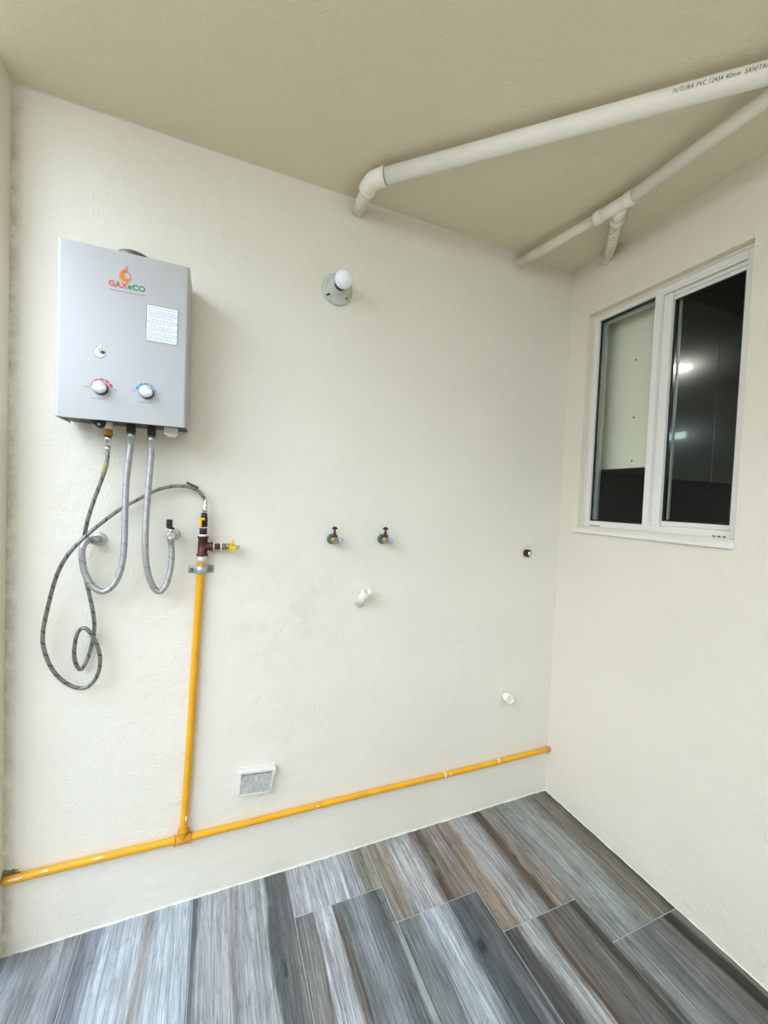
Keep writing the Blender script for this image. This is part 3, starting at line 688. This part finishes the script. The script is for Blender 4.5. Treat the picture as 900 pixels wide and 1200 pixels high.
bm = new(); rod(bm, (-.0915, -.013, .2265), (-.0475, -.013, .2255), .0150, 24, .002); rod(bm, (-.0695, -.013, .226), (-.0680, -.013, .2560), .0142, 24, .002)
for a, b in (((-.0945, -.013, .2265), (-.0890, -.013, .2264)), ((-.0500, -.013, .2258), (-.0445, -.013, .2256)), ((-.0682, -.013, .2530), (-.0680, -.013, .2580))): rod(bm, a, b, .0165, 24, .0015)
obj('tee_fitting', bm, M['yellow_dark'], gp)
# bare fittings over the riser
bm = new(); rod(bm, (-.0345, -.024, 1.145), (-.0340, -.030, 1.165), .0118, 24); obj('thread_tape', bm, M['ptfe'], gp)
bm = new(); lathe(bm, [(0, .0168), (.006, .0172), (.007, .0142), (.056, .0140), (.057, .0165), (.062, .0165)], (-.0335, -.03, 1.163), (.02, 0, 1), 28)
lathe(bm, [(0, .0125), (.024, .0128), (.025, .0155), (.031, .0155)], (-.0330, -.03, 1.1925), (1, 0, -.02), 28); obj('tee_coupling', bm, M['iron'], gp)['label'] = 'brown iron tee above the yellow riser'
bm = new(); rod(bm, (-.0322, -.03, 1.225), (-.0321, -.03, 1.2315), .0125); obj('thread_tape', bm, M['ptfe'], gp)
bm = new(); lathe(bm, [(0, .0108), (.002, .0115), (.018, .0115), (.020, .0108)], (-.0320, -.03, 1.2315), (0, 0, 1), 24); obj('nipple', bm, M['iron_dark'], gp)
bm = new(); rod(bm, (-.0320, -.03, 1.2515), (-.0320, -.03, 1.2555), .0112); obj('thread_tape', bm, M['ptfe'], gp)
bm = new(); lathe(bm, [(0, .0125), (.014, .0125)], (-.0310, -.03, 1.2555), (0, 0, 1), 6, flat=True); lathe(bm, [(.013, .0095), (.018, .0110), (.028, .0110), (.036, .0090), (.045, .0085)], (-.0305, -.03, 1.2555), (0, 0, 1), 24); vb = obj('ball_valve', bm, M['iron_dark'], gp)
bm = new(); box2(bm, (-.0445, -.048, 1.2560), (-.0365, -.034, 1.2855), .0015); add_box(bm, (-.034, -.044, 1.281), (.012, .008, .007), .001); obj('valve_lever', bm, M['handle_yellow'], vb)
bm = new(); rod(bm, (-.002, -.03, 1.192), (.002, -.03, 1.192), .0138); obj('thread_tape', bm, M['ptfe'], gp)
bm = new(); rod(bm, (.002, -.03, 1.192), (.020, -.03, 1.1915), .0098, 24, .001); obj('nipple', bm, M['iron'], gp)
bm = new(); rod(bm, (.020, -.03, 1.1915), (.0235, -.03, 1.1915), .0125); obj('thread_tape', bm, M['ptfe'], gp)
bm = new(); lathe(bm, [(0, .0118), (.013, .0118)], (.0235, -.03, 1.1915), (1, 0, 0), 6, flat=True); lathe(bm, [(.013, .0092), (.020, .0105), (.030, .0100), (.038, .0085)], (.0235, -.03, 1.1915), (1, 0, 0), 24); vb2 = obj('ball_valve', bm, M['bronze'], gp)
bm = new(); lathe(bm, [(0, .0105), (.004, .0105)], (.0570, -.040, 1.1905), (0, -1, 0), 24); add_box(bm, (.0575, -.042, 1.2055), (.0085, .004, .020), .0015); add_box(bm, (.0500, -.042, 1.1820), (.010, .004, .008), .001); obj('valve_lever', bm, M['handle_yellow'], vb2)
bm = new(); lathe(bm, [(0, .0072), (.006, .0078), (.007, .0060), (.012, .0070), (.013, .0055), (.020, .0062), (.021, .0045)], (.0600, -.03, 1.1905), (1, 0, -.05), 20); obj('hose_barb', bm, M['chrome'], gp)
# paint splashes and chips on the pipe
for x, z, r_ in ((.9225, .2150, .0118), (1.2000, .2145, .0112)):
    bm = new(); lathe(bm, [(0, r_), (.006, r_)], (x, -.0125, z - .0010), (1, 0, 0), 20); obj('paint_splash', bm, M['paint_chip'], gp)
rr_ = random.Random(11)
for (x, z, l_, h_) in ((-.500, .2405, .040, .004), (-.43, .2415, .020, .003), (-.300, .2400, .030, .0025), (-.0600, .300, .005, .020), (.38, .2265, .012, .003), (.95, .2200, .008, .003), (.955, .214, .005, .004)):
    bm = new(); n_ = 10
    pts = [(x + l_ / 2 * math.cos(2 * math.pi * k / n_) * rr_.uniform(.7, 1.2), z + h_ / 2 * math.sin(2 * math.pi * k / n_) * rr_.uniform(.6, 1.3)) for k in range(n_)]
    prism(bm, pts, -.0236 if h_ < .01 else -.0245, -.018); obj('paint_chip', bm, M['paint_chip'], gp)
# knocked-out plaster round the left end
bm = new(); rr_ = random.Random(2); n_ = 22
pts = [(-.520 + .024 * math.cos(2 * math.pi * k / n_) * rr_.uniform(.6, 1.2), .242 + .016 * math.sin(2 * math.pi * k / n_) * rr_.uniform(.6, 1.2)) for k in range(n_)]
pts = [(max(x, XL + .001), z) for x, z in pts]
prism(bm, pts, -.0018, .0005); tag(obj('plaster_damage', bm, mat('crumbled_plaster', srgb(150, 138, 112), .9, bump=.006, scale=90, var=.4, vscale=60)), 'dark crumbled plaster patch at the left end of the yellow pipe', 'damage')

cl = thing('pipe_clamp', 'galvanised two hole strap clamping the yellow riser to the wall', 'clamp', (-.036, 0, 1.115))
bm = new(); P_ = []
yy0 = -.0025
ctrl = [(-.0745, yy0), (-.0560, yy0)] + [(-.0365 + .0150 * math.cos(a), -.0135 + .0150 * math.sin(a)) for a in [math.radians(180 + 180 * k / 10) for k in range(11)]] + [(-.0170, yy0), (.0015, yy0)]
A = [[bm.verts.new((x, y, z)) for x, y in ctrl] for z in (1.104, 1.128)]
for k in range(len(ctrl) - 1): bm.faces.new((A[0][k], A[0][k + 1], A[1][k + 1], A[1][k])).smooth = True
st_ = obj('strap', bm, M['galv'], cl); sm = st_.modifiers.new('thick', 'SOLIDIFY'); sm.thickness = .0022; sm.offset = 0
for x in (-.0640, -.0080):
    bm = new(); lathe(bm, [(0, .0052), (.0022, .0046), (.0030, .0025)], (x, -.0034, 1.1155), (0, -1, 0), 16); obj('screw', bm, M['screw'], cl)

# ================================================================== BULB HOLDER
lx, lz = .386, 2.112
lb = thing('bulb_holder', 'round wall lamp base holding a small bare white bulb', 'lamp', (lx, 0, lz))
bm = new(); lathe(bm, [(0, .0555), (.005, .0565), (.010, .0545), (.013, .050), (.0135, .043), (.017, .0405), (.030, .030), (.040, .0255), (.0405, .0215)], (lx, 0, lz), (0, -1, 0), 48); pl = obj('base_plate', bm, M['ceramic'], lb)
bm = new(); add_box(bm, (lx - .036, -.0165, lz - .030), (.016, .004, .006), .002, rot=Matrix.Rotation(-.6, 3, 'Y')); obj('keyhole_slot', bm, M['hole'], pl)
for dx, dz in ((-.012, .020), (.020, -.030)):
    bm = new(); lathe(bm, [(0, .0032), (.002, .0028)], (lx + dx * 1.6, -.016, lz + dz), (0, -1, 0), 12); obj('screw', bm, M['iron_dark'], pl)
bm = new(); lathe(bm, [(0, .0205), (.006, .0215), (.012, .0205)], (lx, -.0400, lz), (0, -1, 0), 32); obj('socket_ring', bm, M['iron_dark'], lb)
bm = new(); R_ = .0310; pr = [(0, .0150), (.006, .0190)]
for k in range(2, 15):
    a = math.pi * k / 15; pr.append((.034 - R_ * math.cos(a), R_ * math.sin(a)))
pr.append((.034 + R_, .0015)); lathe(bm, pr, (lx, -.0470, lz), (0, -1, 0), 40); obj('light_bulb', bm, M['bulb'], lb)

# ================================================================== TAPS
def tap(x, z, label):
    t = thing('wall_tap', label, 'tap', (x, 0, z), None)
    bm = new(); lathe(bm, [(0, .0185), (.004, .0190), (.008, .0170), (.009, .011)], (x - .004, 0, z + .0015), (0, -1, 0), 32); obj('cover_plate', bm, M['rust'], t)['label'] = 'green tarnished cover plate'
    bm = new(); lathe(bm, [(0, .0095), (.014, .0095), (.015, .0130), (.024, .0130), (.025, .0115), (.040, .0120), (.043, .0100), (.044, .0060), (.040, .0055)], (x, -.008, z), (-.12, -1, 0), 28); bd = obj('body', bm, M['bronze'], t)
    bm = new(); lathe(bm, [(0, .0105), (.006, .0125), (.018, .0120), (.021, .0090)], (x + .009, -.026, z - .002), (1, -.15, -.18), 24); obj('taped_outlet', bm, M['blue_tape'], t)['label'] = 'outlet wrapped in pale blue tape'
    bm = new(); lathe(bm, [(0, .0085), (.004, .0115), (.010, .0115), (.012, .0070), (.020, .0060)], (x - .002, -.030, z + .008), (0, 0, 1), 6, flat=True); obj('bonnet', bm, M['iron'], t)
    bm = new(); lathe(bm, [(0, .0038), (.016, .0036)], (x - .002, -.030, z + .026), (0, 0, 1), 14)
    lathe(bm, [(0, .0040), (.002, .0100), (.005, .0105), (.009, .0060), (.011, .0035)], (x - .002, -.030, z + .038), (0, 0, 1), 20); obj('handle', bm, M['iron_dark'], t)
    return t
t1 = tap(.4040, 1.2125, 'left of the two small bronze wall taps with blue tape')
t2 = t1.copy(); C.objects.link(t2); t2.location = (.6030, 0, 1.2130); t2['label'] = 'right of the two small bronze wall taps with blue tape'
for ch in list(t1.children):
    c_ = ch.copy(); C.objects.link(c_); c_.parent = t2
for q in (t1, t2): q['group'] = 'laundry wall taps'

# ================================================================== STUBS
bm = new(); pipe_open(bm, (.516, .004, .966), (.5290, -.052, 1.026), .0172, .0145, 36); tag(obj('drain_stub', bm, M['pvc']), 'open cream plastic drain pipe slanting up out of the wall below the taps', 'pipe')
# capped nipple beside the right corner
nx, nz = 1.314, 1.150
npn = thing('capped_nipple', 'small capped metal pipe end in a round wall hole near the corner', 'pipe', (nx, 0, nz))
bm = new(); lathe(bm, [(0, .033), (.0012, .032), (.0014, .026), (-.004, .020)], (nx, 0, nz + .004), (0, -1, 0), 36, cap0=False); obj('wall_patch', bm, M['caulk'], npn)
bm = new(); lathe(bm, [(0, .0165), (.020, .0165)], (nx - .002, .0, nz), (0, -1, 0), 28); obj('nipple', bm, M['iron_dark'], npn)
bm = new(); lathe(bm, [(0, .0125), (.008, .0125), (.010, .0100)], (nx, -.018, nz - .001), (0, -1, 0), 8, flat=True); add_box(bm, (nx, -.030, nz - .001), (.009, .006, .009), .001); obj('plug', bm, M['chrome'], npn)
bm = new(); pipe_open(bm, (1.232, .004, .505), (1.226, -.045, .5055), .0195, .0165, 36); stb = tag(obj('drain_stub', bm, M['pvc']), 'short white plastic pipe stub low on the wall near the corner', 'pipe')
bm = new(); lathe(bm, [(0, .0163), (.006, .0160)], (1.2275, -.033, .5054), (-.12, -1, 0), 28); obj('end_plug', bm, M['pvc_grey'], stb); bpy.data.objects['end_plug'].location = (0, 0, 0)

# ================================================================== SOCKET BOX
sb = thing('socket_box', 'small white weatherproof socket box mounted low on the wall', 'socket', (.158, 0, .370))
RB = Matrix.Rotation(math.radians(5.5), 3, 'Y'); cS = Vector((.158, 0, .369))
def sbx(bm, dx, y0, y1, dz, sx_, sz_, bev=.001):
    v = add_box(bm, (0, 0, 0), (sx_, y1 - y0, sz_), bev)
    for p in v: p.co = RB @ (p.co + Vector((dx, 0, dz))) + cS + Vector((0, (y0 + y1) / 2, 0))
bm = new(); sbx(bm, 0, -.006, 0, 0, .124, .092, .002); obj('back_plate', bm, M['white'], sb)
bm = new(); sbx(bm, 0, -.024, -.006, .038, .122, .012, .003)
for s_ in (-1, 1): sbx(bm, s_ * .057, -.026, -.006, .030, .010, .024, .003)
obj('hinge_hood', bm, M['white'], sb)
bm = new(); sbx(bm, .001, -.017, -.006, -.008, .104, .068, .001); ld = obj('lid', bm, M['lens'], sb); ld['label'] = 'cloudy ribbed lid with a paler rim'
bm = new(); sbx(bm, .001, -.0185, -.006, -.0435, .110, .005, .001)
for s_ in (-1, 1): sbx(bm, s_ * .0535 + .001, -.0185, -.006, -.010, .004, .070, .001)
obj('lid_rim', bm, M['white'], ld)
bm = new(); sbx(bm, 0, -.012, -.006, .028, .104, .006, 0); obj('hinge_gap', bm, mat('mottled_brown', srgb(112, 100, 68), .8, var=.4, vscale=120), sb)  # mottled brown strip between hood and lid
bm = new(); sbx(bm, .000, -.019, -.016, .010, .003, .016, .0005); obj('latch', bm, M['white'], ld)

# ================================================================== CEILING PIPES
zp = 2.410
bp_ = thing('drain_pipe', 'long white plastic drain pipe crossing the ceiling diagonally, printed lettering on it', 'pipe', (.452, 0, zp))
A_ = Vector((.451, -.002, 2.407)); B_ = Vector((.447, -.158, zp)); D_ = Vector((.7185, -.6955, 0)).normalized(); E_ = B_ + D_ * 1.42
bm = new(); rod(bm, A_ + Vector((0, .01, 0)), B_ + Vector((0, .030, 0)), .0212, 32); obj('wall_stub', bm, M['pvc_grey'], bp_)
bm = new(); rod(bm, B_ + D_ * .030, E_, .0243, 40); run = obj('long_run', bm, M['pvc'], bp_)
# elbow: swept bend with socket collars
bm = new(); c1 = B_ + Vector((0, .046, 0)); c2 = B_ + D_ * .046
tube(bm, [c1, c1.lerp(B_, .5) + (c2 - B_) * .02, B_ + (c1 - B_) * .14 + (c2 - B_) * .14, c2.lerp(B_, .5) + (c1 - B_) * .02, c2], .0268, 32, 6, True)
rod(bm, c1 + Vector((0, .004, 0)), c1 - Vector((0, .008, 0)), .0282, 36, .0012); rod(bm, c2 + D_ * .003, c2 - D_ * .008, .0280, 36, .0012)
obj('elbow', bm, M['pvc'], bp_)
bm = new(); rod(bm, c2 + D_ * .0025, c2 + D_ * .0042, .0251, 36); obj('joint_line', bm, M['ink_dark'], bp_)
n0 = Vector((-.53, -.55, -.645)).normalized(); w0 = Vector((-.448, -.464, .764)).normalized()
s0 = (Vector((1.030, -.738, zp)) - B_).dot(D_)
def on_pipe(u, v):
    a = math.radians(22) + v / .0243
    return B_ + D_ * (s0 + u) + (n0 * math.cos(a) + w0 * math.sin(a)) * .0250
text_mesh('printed_lettering', 'FUTURA PVC 12454 40mm  SANITARIO', .0150, on_pipe, M['ink_dark'], run, shear=.3, sx=.72, spacing=1.1)

sp = thing('drain_pipe', 'thinner white plastic drain pipe under the ceiling near the window, with a branch', 'pipe', (1.185, 0, zp))
P0 = Vector((1.182, .008, 2.409)); P1 = Vector((1.246, -.350, zp)); P2 = Vector((1.259, -.455, zp)); P3 = Vector((1.236, -1.45, zp))
bm = new(); rod(bm, P0, P1, .0186, 32); obj('wall_run', bm, M['pvc_grey'], sp)
bm = new(); rod(bm, P2, P3, .0205, 36); obj('long_run', bm, M['pvc'], sp)
dd = (P2 - P1).normalized()
J_ = Vector((1.262, -.425, zp)); K_ = Vector((1.505, -.182, 2.420)); bd_ = (K_ - J_).normalized()
bm = new(); rod(bm, P1 - dd * .005, P2 + dd * .012, .0215, 36)
rod(bm, P1 - dd * .010, P1 + dd * .018, .0236, 36, .0012); rod(bm, P2 - dd * .010, P2 + dd * .018, .0242, 36, .0012)
rod(bm, J_, J_ + bd_ * .085, .0215, 32); rod(bm, J_ + bd_ * .070, J_ + bd_ * .092, .0236, 32, .0012); obj('branch_fitting', bm, M['pvc'], sp)
bm = new(); rod(bm, J_ + bd_ * .085, K_ + bd_ * .003, .0192, 32); obj('branch_pipe', bm, M['pvc_grey'], sp)['label'] = 'short stained branch entering the right wall'
bm = new(); lathe(bm, [(0, .0255), (.010, .0235), (.014, .0200)], K_ + Vector((.001, .002, 0)), (-1, -.7, 0), 32); obj('mortar_collar', bm, M['caulk'], sp)
bm = new(); rr_ = random.Random(8)
for k in range(5):
    p = J_ + bd_ * (.115 + k * .020); a = rr_.uniform(-.2, .5); nn = (Vector((-.60, -.35, -.72)) - bd_ * Vector((-.60, -.35, -.72)).dot(bd_)).normalized()
    side = bd_.cross(nn); q = p + (nn * math.cos(a) + side * math.sin(a)) * .0188
    lathe(bm, [(0, .0028), (.0008, .0022)], q, nn * math.cos(a) + side * math.sin(a), 8)
obj('stain_spots', bm, mat('brown_stain', srgb(120, 104, 78), .8), sp)
bm = new(); lathe(bm, [(0, .030), (.003, .0275), (.006, .0200)], (1.184, .0, 2.409), (.06, -1, 0), 28); obj('mortar_collar', bm, M['caulk'], sp)
